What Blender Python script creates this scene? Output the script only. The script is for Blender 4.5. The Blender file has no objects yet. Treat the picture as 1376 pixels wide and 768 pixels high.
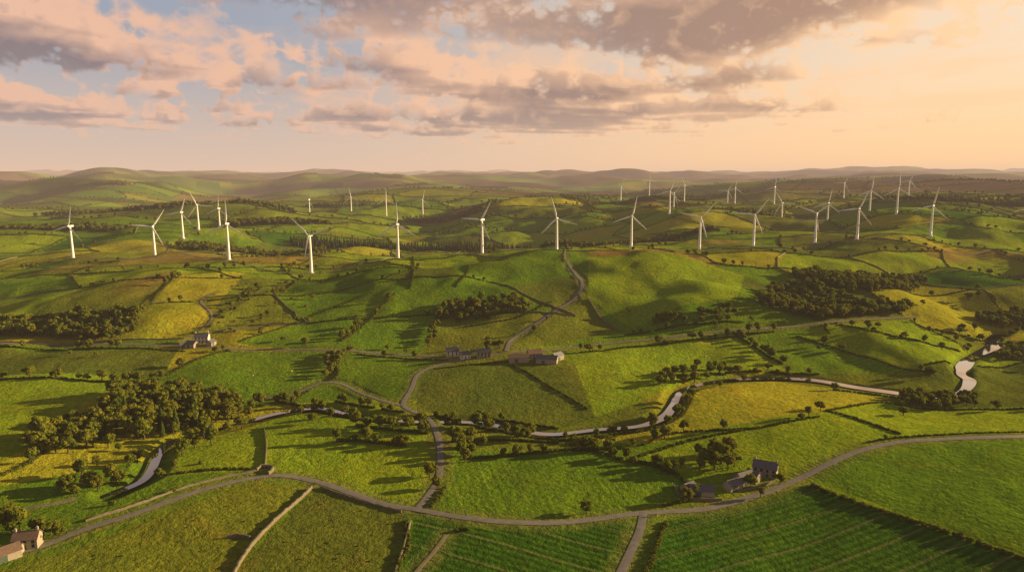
import bpy, bmesh, math, random, time
import numpy as np
from mathutils import Vector
T0=time.time()
random.seed(7); RNG=np.random.default_rng(11)
scene=bpy.context.scene
# ------------------------------------------------------------------ survey
H=150.0; FPX=917.3; PITCH=math.radians(9.05)
cp,sp=math.cos(PITCH),math.sin(PITCH)
SEL=math.radians(12); SAZ=math.radians(75)
def ray(u,v):
    a=(u-688.0)/FPX; b=(384.0-v)/FPX
    return np.array([a, cp+b*sp, -sp+b*cp])
def P(u,v,z):
    d=ray(u,v); t=(H-z)/(-d[2]); return (d[0]*t,d[1]*t,z)
HUB=47.0
TURB=[(98,343,300,15),(208,340,297,35),(308,352,304,2),(418,356,305,-48),(535,346,300,0),(648,345,298,32),
(748,343,298,-15),(848,332,290,12),(940,326,282,42),(1012,332,290,36),(1095,326,286,50),(1151,326,285,22),(1250,318,278,12),
(1203,304,270,0),(246,318,283,20),(267,308,275,-25),(295,300,270,5),(416,284,264,30),(472,282,262,-10),(519,281,259,0),
(568,282,261,12),(834,271,252,20),(872,271,251,0),(899,296,266,15),(919,277,256,-20),(977,281,262,30),(987,277,256,5),
(1040,274,251,10),(1050,296,268,-30),(1112,292,262,10),(1133,272,251,30),(1168,288,257,5),(1220,269,248,20),(905,282,259,40)]
TP=[]
for (u,v,hv,a) in TURB:
    d=ray(u,v); t=HUB*FPX/max(v-hv,1)/cp
    TP.append((d[0]*t,d[1]*t,H+d[2]*t))
# ------------------------------------------------------------------ terrain
CTRL=[P(*c) for c in [
(-50,768,9),(350,768,6),(688,768,4),(1000,768,4),(1420,768,9),(-400,700,14),(1800,700,14),
(0,700,7),(300,650,7),(560,684,3),(860,690,3),(1100,625,7),(1376,590,11),(450,610,9),(740,650,8),
(205,600,0),(440,552,0),(650,570,0),(800,578,0),(900,545,0),(960,512,0),(1200,525,0),(1295,500,0),(1335,460,1),
(150,555,10),(0,560,14),(-200,560,18),(0,505,11),(330,490,8),(1050,548,13),(1000,560,10),(1130,545,8),(1376,560,6),(650,520,9),
(640,478,5),(265,460,11),(0,460,12),(890,455,10),(1230,425,14),(1376,430,8),(850,490,13),
(450,405,32),(650,400,30),(200,400,38),(60,400,28),(850,390,38),(1000,390,33),(1150,400,24),(1300,390,20),(1420,380,22),
(1000,350,48),(760,420,18),(560,430,22),(120,430,18),(330,430,18),(470,370,38)]]
CTRL+=TP
CTRL+=[(-1500,900,35),(-1500,1500,25),(-2500,2300,30),(-1700,2500,60),(-900,1150,14),(-500,1230,12),(-180,1270,12),(60,1230,16),(220,1300,24),
(-700,1800,66),(-250,1750,15),(60,1800,60),(0,2700,60),(-1000,2700,50),(1500,2700,85),(2600,2500,90),(900,2000,58),(1500,1300,42),(1400,900,25),
(-1000,400,30),(1000,300,30),(0,-200,0),(-400,-400,5),(500,-400,5),(2500,600,50),(-2500,600,60),(1500,-1500,20),(-1500,-1500,20),(450,1500,58),(-1300,1250,12)]
CT=np.array(CTRL,float); CC=90.0
n=len(CT)
D2=((CT[:,None,:2]-CT[None,:,:2])**2).sum(-1)
A=np.zeros((n+1,n+1)); A[:n,:n]=np.sqrt(D2+CC*CC)-np.eye(n)*12.0; A[:n,n]=1; A[n,:n]=1
W=np.linalg.solve(A,np.append(CT[:,2],0))
def h2(ix,iy,s):
    k=(ix*374761393+iy*668265263+s*974634777)&0xFFFFFFFF
    k=((k^(k>>13))*1274126177)&0xFFFFFFFF
    k=(k^(k>>16))&0xFFFFFF
    return k/float(0xFFFFFF)
def vn(x,y,s=0):
    fx=np.floor(x);fy=np.floor(y);ix=fx.astype(np.int64);iy=fy.astype(np.int64)
    a=x-fx;b=y-fy;a=a*a*a*(a*(a*6-15)+10);b=b*b*b*(b*(b*6-15)+10)
    v=(h2(ix,iy,s)*(1-a)+h2(ix+1,iy,s)*a)*(1-b)+(h2(ix,iy+1,s)*(1-a)+h2(ix+1,iy+1,s)*a)*b
    return v*2-1
def ss(a,b,x):
    t=np.clip((x-a)/(b-a),0,1); return t*t*(3-2*t)
def rot2(x,y,a): c,s=math.cos(a),math.sin(a); return x*c-y*s,x*s+y*c
def zbase(x,y):
    x=np.atleast_1d(np.asarray(x,float));y=np.atleast_1d(np.asarray(y,float))
    r=np.hypot(x,y); z=np.zeros_like(x)
    near=r<3400
    xn=x[near];yn=y[near];zn=np.full(xn.shape,W[n])
    for i in range(n): zn+=W[i]*np.sqrt((xn-CT[i,0])**2+(yn-CT[i,1])**2+CC*CC)
    z[near]=zn
    u1,v1=rot2(x,y,.5); u2,v2=rot2(x,y,1.3)
    hill=ss(430,720,r)
    z+=near*( (1.9+7.5*hill)*vn(u1/125,v1/160,1)+(1.4+3.2*hill)*vn(u2/52,v2/66,2)+(0.38+.8*hill)*vn(u1/20,v1/26,3)
         +26*ss(1150,1600,r)*vn(u2/330,v2/280,9))
    zf=50+np.clip(r-2500,0,None)*0.0135-np.clip(r-9000,0,None)*0.008
    zf=zf+(50+np.clip(r-3000,0,9000)*0.005)*vn(u1/1500,v1/900,4)+46*vn(u2/700,v2/560,5)+18*vn(u1/260,v1/300,6)
    zf=zf+ss(9000,16000,r)*100*vn(u2/4200,v2/2600,7)+ss(9000,16000,r)*30*vn(u1/1300,v1/1500,8)
    w=ss(2300,3300,r)
    return z*(1-w)*near+zf*np.where(near,w,1)
def G(pts):
    t=np.geomspace(170,9000,900); out=[]
    for (u,v) in pts:
        d=ray(u,v); X=d[0]*t;Y=d[1]*t;Z=H+d[2]*t
        g=Z-zbase(X,Y); k=np.argmax(g<0)
        if g[k]>=0: k=len(t)-1
        k=max(k,1)
        f=g[k-1]/(g[k-1]-g[k]) if g[k]<0 else 0
        tt=t[k-1]+(t[k]-t[k-1])*f
        out.append((d[0]*tt,d[1]*tt))
    return np.array(out)
def smooth_line(p,step=2.5):
    p=np.asarray(p,float); q=[]
    e=np.vstack([2*p[0]-p[1],p,2*p[-1]-p[-2]])
    for i in range(1,len(e)-2):
        L=np.hypot(*(e[i+1]-e[i])); m=max(int(L/step),2)
        for t in np.linspace(0,1,m,endpoint=False):
            a,b,c,d=e[i-1],e[i],e[i+1],e[i+2]
            q.append(.5*((2*b)+(-a+c)*t+(2*a-5*b+4*c-d)*t*t+(-a+3*b-3*c+d)*t**3))
    q.append(p[-1]); return np.array(q)
def mavg(a,k):
    k=min(k,len(a)//2*2-1)
    if k<3: return a
    pad=np.pad(a,k//2,mode='edge'); return np.convolve(pad,np.ones(k)/k,'valid')[:len(a)]
CORR=[]
def corridor(pts,half,blend,depth=0,level=None,kind='road'):
    z=mavg(zbase(pts[:,0],pts[:,1]),9) if level is None else level
    CORR.append((pts,z,half,blend,depth,kind)); return z
def zt(x,y,info=False):
    x=np.atleast_1d(np.asarray(x,float));y=np.atleast_1d(np.asarray(y,float))
    z=zbase(x,y); wr=np.zeros_like(z); wv=np.zeros_like(z)
    near=np.where(np.hypot(x,y)<2400)[0]
    xn=x[near];yn=y[near]
    for pts,pz,half,blend,depth,kind in CORR:
        R=half+blend
        for s in range(0,len(pts),24):
            c=pts[s:s+25];cz=pz[s:s+25]
            m=np.where((xn>c[:,0].min()-R)&(xn<c[:,0].max()+R)&(yn>c[:,1].min()-R)&(yn<c[:,1].max()+R))[0]
            if len(m)==0: continue
            d2=(xn[m][:,None]-c[None,:,0])**2+(yn[m][:,None]-c[None,:,1])**2
            k=d2.argmin(1); d=np.sqrt(d2[np.arange(len(m)),k])
            w=1-ss(half,R,d); gi=near[m]
            z[gi]=z[gi]*(1-w)+(cz[k]-depth)*w
            if kind=='road': wr[gi]=np.maximum(wr[gi],w)
            else: wv[gi]=np.maximum(wv[gi],w)
    if info: return z,wr,wv
    return z
# ------------------------------------------------------------------ materials
def newmat(name):
    m=bpy.data.materials.new(name); m.use_nodes=True; nt=m.node_tree; nt.nodes.clear(); return m,nt
class NB:
    def __init__(s,nt): s.nt=nt
    def n(s,t,**k):
        nd=s.nt.nodes.new(t)
        for a,b in k.items(): setattr(nd,a,b)
        return nd
    def l(s,a,b): s.nt.links.new(a,b)
    def setin(s,sock,v):
        if isinstance(v,bpy.types.NodeSocket): s.l(v,sock)
        else: sock.default_value=v
    def math(s,op,a,b=0.0,c=None,clamp=False):
        nd=s.n('ShaderNodeMath',operation=op,use_clamp=clamp); s.setin(nd.inputs[0],a); s.setin(nd.inputs[1],b)
        if c is not None: s.setin(nd.inputs[2],c)
        return nd.outputs[0]
    def mix(s,f,a,b,bt='MIX'):
        nd=s.n('ShaderNodeMix',data_type='RGBA',blend_type=bt); s.setin(nd.inputs[0],f)
        s.setin(nd.inputs[6],a if isinstance(a,bpy.types.NodeSocket) else (*a,1)); s.setin(nd.inputs[7],b if isinstance(b,bpy.types.NodeSocket) else (*b,1)); return nd.outputs[2]
    def noise(s,vec,scale,detail=3,rough=.55,dist=0.0):
        nd=s.n('ShaderNodeTexNoise'); 
        if vec is not None: s.l(vec,nd.inputs['Vector'])
        nd.inputs['Scale'].default_value=scale; nd.inputs['Detail'].default_value=detail; nd.inputs['Roughness'].default_value=rough; nd.inputs['Distortion'].default_value=dist
        return nd.outputs['Fac']
    def rng(s,v,a,b,c=0.0,d=1.0,smooth=False):
        nd=s.n('ShaderNodeMapRange',interpolation_type='SMOOTHSTEP' if smooth else 'LINEAR'); s.setin(nd.inputs[0],v)
        for i,q in enumerate((a,b,c,d)): s.setin(nd.inputs[i+1],q)
        return nd.outputs[0]
def simple_mat(name,col,col2=None,scale=1.0,rough=.8,bump=0.0):
    m,nt=newmat(name); b=NB(nt); o=b.n('ShaderNodeOutputMaterial'); p=b.n('ShaderNodeBsdfPrincipled'); b.l(p.outputs[0],o.inputs[0])
    geo=b.n('ShaderNodeNewGeometry'); f=b.noise(geo.outputs['Position'],scale,3,.6)
    f2=b.rng(f,.3,.7); c=b.mix(f2,col,col2 or [x*.7 for x in col]); b.l(c,p.inputs['Base Color'])
    p.inputs['Roughness'].default_value=rough; p.inputs['Specular IOR Level'].default_value=.25
    if bump:
        bp=b.n('ShaderNodeBump'); bp.inputs['Strength'].default_value=bump; bp.inputs['Distance'].default_value=.1; b.l(f,bp.inputs['Height']); b.l(bp.outputs[0],p.inputs['Normal'])
    return m
def leaf_mat(name,dark,light,alt,trans=.3):
    m,nt=newmat(name); b=NB(nt); o=b.n('ShaderNodeOutputMaterial')
    at=b.n('ShaderNodeAttribute',attribute_name='tint'); oi=b.n('ShaderNodeObjectInfo')
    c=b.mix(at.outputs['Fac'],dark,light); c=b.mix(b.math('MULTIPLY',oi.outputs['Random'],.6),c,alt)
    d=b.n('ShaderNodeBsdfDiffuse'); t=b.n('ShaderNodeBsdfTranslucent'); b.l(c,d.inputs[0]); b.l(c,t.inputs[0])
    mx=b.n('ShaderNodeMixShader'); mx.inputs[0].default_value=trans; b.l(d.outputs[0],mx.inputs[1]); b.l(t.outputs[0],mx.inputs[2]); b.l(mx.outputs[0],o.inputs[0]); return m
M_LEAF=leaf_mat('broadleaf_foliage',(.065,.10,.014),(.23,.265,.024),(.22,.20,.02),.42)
M_HEDGE=leaf_mat('hedge_foliage',(.045,.07,.010),(.16,.185,.02),(.15,.15,.018),.35)
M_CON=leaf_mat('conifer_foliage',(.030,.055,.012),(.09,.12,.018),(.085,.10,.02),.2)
M_BARK=simple_mat('bark',(.09,.065,.045),(.05,.04,.03),3)
M_STONE=simple_mat('dry_stone',(.19,.165,.12),(.09,.08,.05),1.2,.9,.6)
M_WALLST=simple_mat('house_stone',(.34,.30,.24),(.23,.20,.16),1.5,.9,.4)
M_RENDER=simple_mat('white_render',(.58,.55,.50),(.48,.45,.41),.5,.8)
M_SLATE=simple_mat('slate_roof',(.13,.13,.14),(.08,.08,.085),1.5,.6,.3)
M_TILE=simple_mat('brown_tile_roof',(.18,.115,.085),(.11,.08,.06),1.5,.7,.3)
M_GLASS=simple_mat('window_glass',(.02,.025,.03),None,1,.15)
M_DOOR=simple_mat('painted_door',(.08,.12,.10),None,1,.5)
M_METAL=simple_mat('barn_sheet_metal',(.22,.23,.25),(.16,.17,.18),.6,.5)
M_WHITE=simple_mat('turbine_white_paint',(.80,.79,.78),(.74,.73,.72),.15,.45)
M_ROAD=simple_mat('worn_asphalt',(.20,.185,.165),(.13,.12,.11),.35,.85,.3)
M_TRACK=simple_mat('gravel_track',(.24,.20,.13),(.15,.14,.06),.4,.9,.3)
M_WOOD=simple_mat('weathered_wood',(.2,.16,.11),None,2,.9)
M_WOOL=simple_mat('wool',(.6,.55,.48),None,3,1)
M_DARK=simple_mat('sheep_face',(.05,.045,.04),None,3,.9)
m,nt=newmat('river_water'); b=NB(nt); o=b.n('ShaderNodeOutputMaterial'); p=b.n('ShaderNodeBsdfPrincipled')
p.inputs['Base Color'].default_value=(.03,.035,.03,1); p.inputs['Roughness'].default_value=.05; p.inputs['IOR'].default_value=1.33
gl=b.n('ShaderNodeBsdfGlossy'); gl.inputs['Roughness'].default_value=.03; gl.inputs['Color'].default_value=(.92,.92,.92,1)
mx=b.n('ShaderNodeMixShader'); mx.inputs[0].default_value=.5; b.l(p.outputs[0],mx.inputs[1]); b.l(gl.outputs[0],mx.inputs[2]); b.l(mx.outputs[0],o.inputs[0])
geo=b.n('ShaderNodeNewGeometry'); bp=b.n('ShaderNodeBump'); bp.inputs['Strength'].default_value=.04; bp.inputs['Distance'].default_value=.1
b.l(b.noise(geo.outputs['Position'],.8,2),bp.inputs['Height']); b.l(bp.outputs[0],p.inputs['Normal']); b.l(bp.outputs[0],gl.inputs['Normal']); M_WATER=m
m,nt=newmat('grassland'); b=NB(nt); o=b.n('ShaderNodeOutputMaterial'); p=b.n('ShaderNodeBsdfDiffuse'); b.l(p.outputs[0],o.inputs[0])
geo=b.n('ShaderNodeNewGeometry'); pos=geo.outputs['Position']
fc=b.n('ShaderNodeAttribute',attribute_name='fcol').outputs['Color']
rw=b.n('ShaderNodeAttribute',attribute_name='rows').outputs['Fac']; rc=b.n('ShaderNodeAttribute',attribute_name='rowc').outputs['Fac']
n1=b.noise(pos,.012,3,.6,.4); n2=b.noise(pos,.055,5,.68,.5); n3=b.noise(pos,.40,4,.74)
c=b.mix(b.rng(n1,.35,.7,0,.7),fc,b.mix(1.0,fc,(1.30,1.0,.9),'MULTIPLY'))
c=b.mix(b.rng(n2,.40,.60,0,.55),c,b.mix(1.0,c,(.52,.72,.8),'MULTIPLY'))
c=b.mix(b.rng(n2,.53,.66,0,.65),c,b.mix(1.0,c,(1.8,1.2,1.4),'MULTIPLY'))
c=b.mix(b.rng(n3,.36,.60,.0,.85),c,b.mix(1.0,c,(.48,.57,.5),'MULTIPLY'))
s=b.math('SINE',b.math('MULTIPLY',rc,2*math.pi/3.6)); tram=b.math('SINE',b.math('MULTIPLY',rc,2*math.pi/15.0))
rowm=b.math('MULTIPLY',b.rng(s,-1,1,.0,.7),rw); c=b.mix(rowm,c,b.mix(1.0,c,(.45,.52,.5),'MULTIPLY'))
trm=b.math('MULTIPLY',b.rng(tram,.94,.985,0,.6),rw); c=b.mix(trm,c,(.13,.13,.045))
b.l(c,p.inputs['Color'])
hsum=b.math('ADD',b.math('MULTIPLY',n3,1.5),b.math('MULTIPLY',n2,3.6)); hsum=b.math('SUBTRACT',hsum,b.math('MULTIPLY',trm,.4)); hsum=b.math('SUBTRACT',hsum,b.math('MULTIPLY',rowm,.3))
bp=b.n('ShaderNodeBump'); bp.inputs['Strength'].default_value=.75; bp.inputs['Distance'].default_value=1.0; b.l(hsum,bp.inputs['Height']); b.l(bp.outputs[0],p.inputs['Normal']); M_GRASS=m
# ------------------------------------------------------------------ mesh helpers
def obj(name,me,parent=None,loc=(0,0,0),rz=0,mats=()):
    for mm in mats: me.materials.append(mm)
    o=bpy.data.objects.new(name,me); scene.collection.objects.link(o); o.location=loc; o.rotation_euler=(0,0,rz)
    if parent: o.parent=parent
    return o
def pyd(name,V,F):
    me=bpy.data.meshes.new(name); me.from_pydata([tuple(v) for v in V],[],F); me.update(); return me
def empty(name,loc,rz=0):
    e=bpy.data.objects.new(name,None); scene.collection.objects.link(e); e.location=loc; e.rotation_euler=(0,0,rz); e.empty_display_size=2; return e
def box(V,F,cx,cy,cz,sx,sy,sz):
    b0=len(V)
    for dz in(-1,1):
        for dx,dy in((-1,-1),(1,-1),(1,1),(-1,1)): V.append((cx+dx*sx/2,cy+dy*sy/2,cz+dz*sz/2))
    for f in((0,3,2,1),(4,5,6,7),(0,1,5,4),(1,2,6,5),(2,3,7,6),(3,0,4,7)): F.append([b0+i for i in f])
def cone(V,F,p0,p1,r0,r1,k=6,cap=False):
    p0=Vector(p0);p1=Vector(p1);d=(p1-p0).normalized(); a=d.orthogonal().normalized(); c=d.cross(a); b0=len(V)
    for p_,r in((p0,r0),(p1,r1)):
        for i in range(k):
            t=2*math.pi*i/k; V.append(tuple(p_+a*math.cos(t)*r+c*math.sin(t)*r))
    for i in range(k): j=(i+1)%k; F.append([b0+i,b0+j,b0+k+j,b0+k+i])
    if cap: F.append([b0+k+i for i in range(k)]); F.append([b0+i for i in reversed(range(k))])
# ------------------------------------------------------------------ roads & river
ROADS={
'main':[(-60,768),(0,748),(60,732),(110,712),(180,690),(240,668),(300,650),(345,641),(385,639),(430,648),(480,665),(520,678),(560,684),(610,693),(670,700),(740,702),(800,697),(850,690),(900,687),(950,683),(1000,670),(1040,657),(1080,640),(1115,622),(1150,607),(1200,595),(1260,590),(1376,586),(1480,582)],
'lane_a':[(560,684),(578,662),(590,640),(592,610),(588,585),(575,562),(543,545),(553,522),(565,500),(600,488),(640,480),(690,473)],
'lane_b':[(543,545),(520,540),(490,530),(460,516),(432,514),(405,525),(375,534),(345,537)],
'valley':[(-60,458),(0,460),(60,462),(140,462),(240,465),(320,469),(400,470),(480,472),(560,478),(640,478),(690,473),(760,468),(830,460),(890,455),(960,446),(1040,440),(1120,432),(1230,425)],
'hill':[(680,472),(690,455),(720,435),(750,415),(775,398),(782,380),(772,366),(760,350)],
'south':[(865,688),(860,712),(848,740),(835,768),(815,815)],
}
RIVER=[(150,660),(190,642),(205,625),(215,605),(240,590),(300,575),(370,556),(430,548),(480,556),(560,564),(640,565),(690,575),(740,583),(800,578),(860,570),(893,556),(905,540),(918,522),(960,511),(1020,506),(1090,510),(1150,520),(1200,526),(1250,530),(1290,528),(1303,512),(1292,492),(1310,478),(1337,466),(1330,455),(1345,446)]
road_lines={k:smooth_line(G(pt),2.5) for k,pt in ROADS.items()}
riv=smooth_line(G(RIVER),3.0)
riv_z=mavg(zbase(riv[:,0],riv[:,1]),41)-0.7
corridor(riv,3.2,8.0,1.4,riv_z,'river')
rz={}
for k,L in road_lines.items(): rz[k]=corridor(L,3.4,5.0)
print('survey',time.time()-T0)
def ribbon(name,L,z,w,mat,jit=0.0):
    t=np.gradient(L,axis=0); t/=np.linalg.norm(t,axis=1)[:,None]+1e-9; nrm=np.stack([-t[:,1],t[:,0]],1)
    V=[];F=[]
    w=np.broadcast_to(w,(len(L),)); ww=w/2*(1+jit*vn(np.arange(len(L))/9.0,np.arange(len(L))*0.0+3,5))
    offs=[-1,-.5,0,.5,1]
    for i in range(len(L)):
        for k in offs: V.append((L[i,0]+nrm[i,0]*ww[i]*k,L[i,1]+nrm[i,1]*ww[i]*k,z[i]+(.05 if abs(k)<.6 and mat!=M_WATER else 0)))
    for i in range(len(L)-1):
        for k in range(4): a=i*5+k; F.append((a,a+1,a+6,a+5))
    me=pyd(name,V,F); me.polygons.foreach_set('use_smooth',[True]*len(F)); return obj(name,me,mats=[mat])
rr_=np.hypot(riv[:,0],riv[:,1]); ribbon('river',riv,riv_z,5.2+4.2*ss(430,700,rr_),M_WATER,.3)
for k,L in road_lines.items():
    w={'main':3.9,'lane_a':3.4,'lane_b':2.6,'valley':3.2,'hill':3.8,'south':3.7}[k]
    off={'main':.12,'lane_a':.19,'lane_b':.16,'valley':.24,'hill':.30,'south':.17}[k]
    ribbon('country_road' if k in('main','valley') else 'country_lane',L,rz[k]+off,w,M_ROAD,.08)
def track(pts,w=3.0,name='gravel_track',zo=.35,world=False):
    L=smooth_line(np.array(pts,float) if world else G(pts),4); z=corridor(L,2.5,5); ribbon(name,L,z+zo,w,M_TRACK,.15)
tw=[(t[0],t[1]-6) for t in TP]
track([tw[0],tw[1],tw[2],tw[3],tw[4]],2.4,world=True,zo=.5)
track([tw[5],tw[6],(road_lines['hill'][-1][0],road_lines['hill'][-1][1])],2.4,world=True,zo=.5)
track([tw[1],tw[14],tw[15],tw[16]],2.4,world=True,zo=.6)
track([tw[7],tw[8],tw[9],tw[10],tw[11],tw[12]],2.4,world=True,zo=.5)
track([(270,445),(285,425),(270,405),(290,392)],2.2,zo=.3)
track([(600,718),(580,745),(560,768),(545,800)],2.2,zo=.15)
# ------------------------------------------------------------------ fields
COL=dict(lime=(.245,.335,.014),mid=(.145,.245,.012),dark=(.070,.165,.011),olive=(.19,.225,.020),yellow=(.36,.35,.022),moor=(.30,.19,.05),rough=(.135,.17,.020))
def in_poly(px,py,poly):
    c=np.zeros(px.shape,bool); m=len(poly); j=m-1
    for i in range(m):
        xi,yi=poly[i];xj,yj=poly[j]
        cond=((yi>py)!=(yj>py))&(px<(xj-xi)*(py-yi)/((yj-yi) if abs(yj-yi)>1e-9 else 1e-9)+xi); c^=cond; j=i
    return c
HAND=[
([(-80,790),(70,745),(345,647),(415,652),(300,790)],'olive',None),
([(300,790),(420,655),(480,668),(545,690),(525,800)],'rough',None),
([(525,800),(560,690),(700,704),(852,695),(830,800)],'dark',1.15),
([(860,800),(895,700),(1085,650),(1376,752),(1500,800)],'dark',2.0),
([(1090,645),(1150,610),(1376,590),(1500,590),(1500,790),(1376,745)],'mid',None),
([(605,625),(630,612),(790,602),(915,640),(930,670),(850,688),(740,700),(620,690),(568,680),(592,655)],'mid',.2),
([(358,572),(470,575),(585,600),(582,645),(555,680),(385,637),(356,632)],'lime',None),
([(200,642),(260,610),(356,572),(356,632)],'lime',None),
([(0,690),(110,670),(210,640),(345,632),(300,650),(110,708),(0,740)],'mid',None),
([(860,612),(1000,575),(1110,552),(1210,583),(1110,620),(1080,635),(980,610),(930,640)],'lime',None),
([(1115,548),(1180,540),(1376,548),(1480,550),(1480,580),(1376,583),(1210,585)],'lime',None),
([(800,590),(900,560),(1030,510),(1110,520),(1200,535),(1100,553),(960,575),(860,598)],'yellow',None),
([(560,495),(700,485),(770,495),(800,560),(740,578),(560,552)],'rough',None),
([(455,485),(600,482),(550,535),(450,510)],'mid',None),
([(225,500),(290,470),(440,472),(430,510),(340,532)],'mid',None),
([(-60,512),(150,512),(60,590),(0,620),(-60,640)],'lime',None),
([(-60,470),(240,470),(220,505),(-60,508)],'rough',None),
([(320,460),(420,425),(530,390),(480,455),(400,468)],'mid',None),
([(760,405),(790,400),(835,445),(760,460),(700,465)],'olive',None),
([(790,345),(900,340),(1000,370),(990,400),(850,440),(790,400)],'lime',None),
([(1080,445),(1230,430),(1290,470),(1240,500)],'lime',.5),
([(765,474),(980,450),(1050,490),(950,500),(860,540),(800,560)],'lime',None),
([(180,440),(235,370),(330,365),(270,450)],'yellow',None),
([(605,348),(700,350),(740,372),(690,385),(620,380)],'mid',None),
([(985,445),(1070,447),(1240,500),(1060,500)],'mid',None),
]
HP=[(G(p),c,r) for p,c,r in HAND]
def quadgrid(x0,x1,y0,y1,cell,ang,jit,seed):
    r=np.random.default_rng(seed); nx=int((x1-x0)/cell)+1; ny=int((y1-y0)/(cell*.8))+1
    cx,cy=(x0+x1)/2,(y0+y1)/2
    X=(np.arange(nx)-(nx-1)/2)*cell; Y=(np.arange(ny)-(ny-1)/2)*cell*.8
    g=np.zeros((ny,nx,2))
    for j in range(ny):
        for i in range(nx):
            a,b_=X[i]+r.uniform(-jit,jit)*cell+(j%2)*cell*.35,Y[j]+r.uniform(-jit,jit)*cell
            a,b_=rot2(a,b_,ang); g[j,i]=(a+cx,b_+cy)
    return g
g1=quadgrid(-1500,1500,330,1650,120,.22,.24,3)
g2=quadgrid(-5200,5200,1500,6500,270,-.18,.26,5)
def quads(g): 
    for j in range(g.shape[0]-1):
        for i in range(g.shape[1]-1): yield j,i,[tuple(g[j,i]),tuple(g[j,i+1]),tuple(g[j+1,i+1]),tuple(g[j+1,i])]
# ------------------------------------------------------------------ terrain mesh
ang=np.concatenate([np.radians(np.linspace(-48,48,1000)),np.radians(np.arange(51,310,3.0))])
th=np.radians(np.linspace(37,1.15,780))
rad=np.concatenate([[8,40,80,120,160,185],H/np.tan(th)[np.where(H/np.tan(th)>192)],np.geomspace(7700,46000,100)])
NA=len(ang);NR=len(rad)
Rg,Ag=np.meshgrid(rad,ang,indexing='ij'); X=(Rg*np.sin(Ag)).ravel(); Y=(Rg*np.cos(Ag)).ravel()
Z,WR,WV=zt(X,Y,True)
print('heights',time.time()-T0,len(X))
col=np.zeros((len(X),3)); rows=np.zeros(len(X)); rowc=np.zeros(len(X))
def fill(poly,c,idx):
    poly=np.asarray(poly); x=X[idx];y=Y[idx]
    m=np.where((x>poly[:,0].min())&(x<poly[:,0].max())&(y>poly[:,1].min())&(y<poly[:,1].max()))[0]
    if len(m)==0: return m
    return idx[m[in_poly(x[m],y[m],poly)]]
fr=np.random.default_rng(21)
far_n=vn(X/420,Y/300,31)*.5+vn(X/150,Y/130,32)*.5
base=np.array(COL['mid'])*(1-ss(-.2,.3,far_n))[:,None]+np.array(COL['lime'])*ss(-.2,.3,far_n)[:,None]
Rr=np.hypot(X,Y)
mo=ss(.0,.5,vn(X/1400,Y/900,33)+ss(4500,9000,Rr)*.7)[:,None]*ss(1500,3500,Rr)[:,None]
base=base*(1-mo)+np.array((.17,.12,.055))*mo
col[:]=base
def idxr(a,b_): return np.where((Rr>a)&(Rr<b_)&(Y>-200))[0]
I2=idxr(1400,7500)
WOODCELLS=[]
for j,i,q in quads(g2):
    m=fill(q,None,I2)
    cx,cy=np.mean(q,axis=0); rr=math.hypot(cx,cy)
    k=fr.choice(['lime','mid','dark','olive','yellow','moor','rough'],p=[.24,.20,.08,.14,.18,.08,.08]); tint=fr.uniform(.85,1.12)
    if fr.random()<.07 and rr>1550: WOODCELLS.append(q)
    if len(m): w=np.clip(1-mo[m],0,1)*.85; col[m]=col[m]*(1-w)+np.array(COL[k])*tint*w
# darker wooded cloughs and heather on the far hills
dk=ss(.15,.45,vn(X/520,Y/380,35)*.6+vn(X/190,Y/150,36)*.4)*ss(2600,4200,Rr)
col*=(1-.6*dk)[:,None]
I1=idxr(350,1560)
for j,i,q in quads(g1):
    m=fill(q,None,I1)
    k=fr.choice(['lime','mid','dark','olive','yellow','rough'],p=[.30,.28,.07,.13,.14,.08]); tint=fr.uniform(.88,1.1)
    if len(m): col[m]=np.array(COL[k])*tint
mm=ss(.05,.45,vn(X/170,Y/120,40)+.35*ss(-100,-500,X)-.10)*ss(640,800,Rr)*(1-ss(1200,1400,Rr))
mm=(mm*ss(28,40,Z))[:,None]; col=col*(1-mm*.8)+np.array(COL['moor'])*mm*.8
I0=idxr(150,1100)
for poly,k,r in HP:
    m=fill(poly,None,I0)
    if len(m):
        col[m]=np.array(COL[k])*fr.uniform(.93,1.07)
        if r is not None: rows[m]=1 if k=='dark' else .35; rowc[m]=X[m]*math.cos(r)+Y[m]*math.sin(r)
w=(WR**.7*.55)[:,None]; col=col*(1-w)+np.array((.20,.20,.05))*w
w=(WV*.6)[:,None]; col=col*(1-w)+np.array((.07,.10,.015))*w
rows*=(1-np.clip(WR*2,0,1))
me=bpy.data.meshes.new('terrain')
Vc=np.stack([X,Y,Z],1); Vc=np.vstack([Vc,[0,0,zt(0,0)[0]]])
ii=np.arange(NR-1)[:,None]*NA; jj=np.arange(NA)[None,:]; j2=(jj+1)%NA
quad=np.stack([ii+jj,ii+j2,ii+NA+j2,ii+NA+jj],-1).reshape(-1,4)
ctr=len(Vc)-1; tris=np.stack([np.full(NA,ctr),(np.arange(NA)+1)%NA,np.arange(NA)],-1)
quad=quad[:,::-1]
nq=len(quad);ntri=len(tris)
me.vertices.add(len(Vc)); me.vertices.foreach_set('co',Vc.ravel())
loops=np.concatenate([quad.ravel(),tris.ravel()]).astype(np.int32); me.loops.add(len(loops)); me.loops.foreach_set('vertex_index',loops)
me.polygons.add(nq+ntri); st=np.concatenate([np.arange(nq)*4,nq*4+np.arange(ntri)*3]).astype(np.int32); me.polygons.foreach_set('loop_start',st)
me.polygons.foreach_set('use_smooth',np.ones(nq+ntri,bool)); me.update(calc_edges=True); me.validate()
a=me.attributes.new('fcol','FLOAT_COLOR','POINT'); cc=np.ones((len(Vc),4)); cc[:-1,:3]=col; cc[-1,:3]=COL['mid']; a.data.foreach_set('color',cc.ravel())
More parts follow.
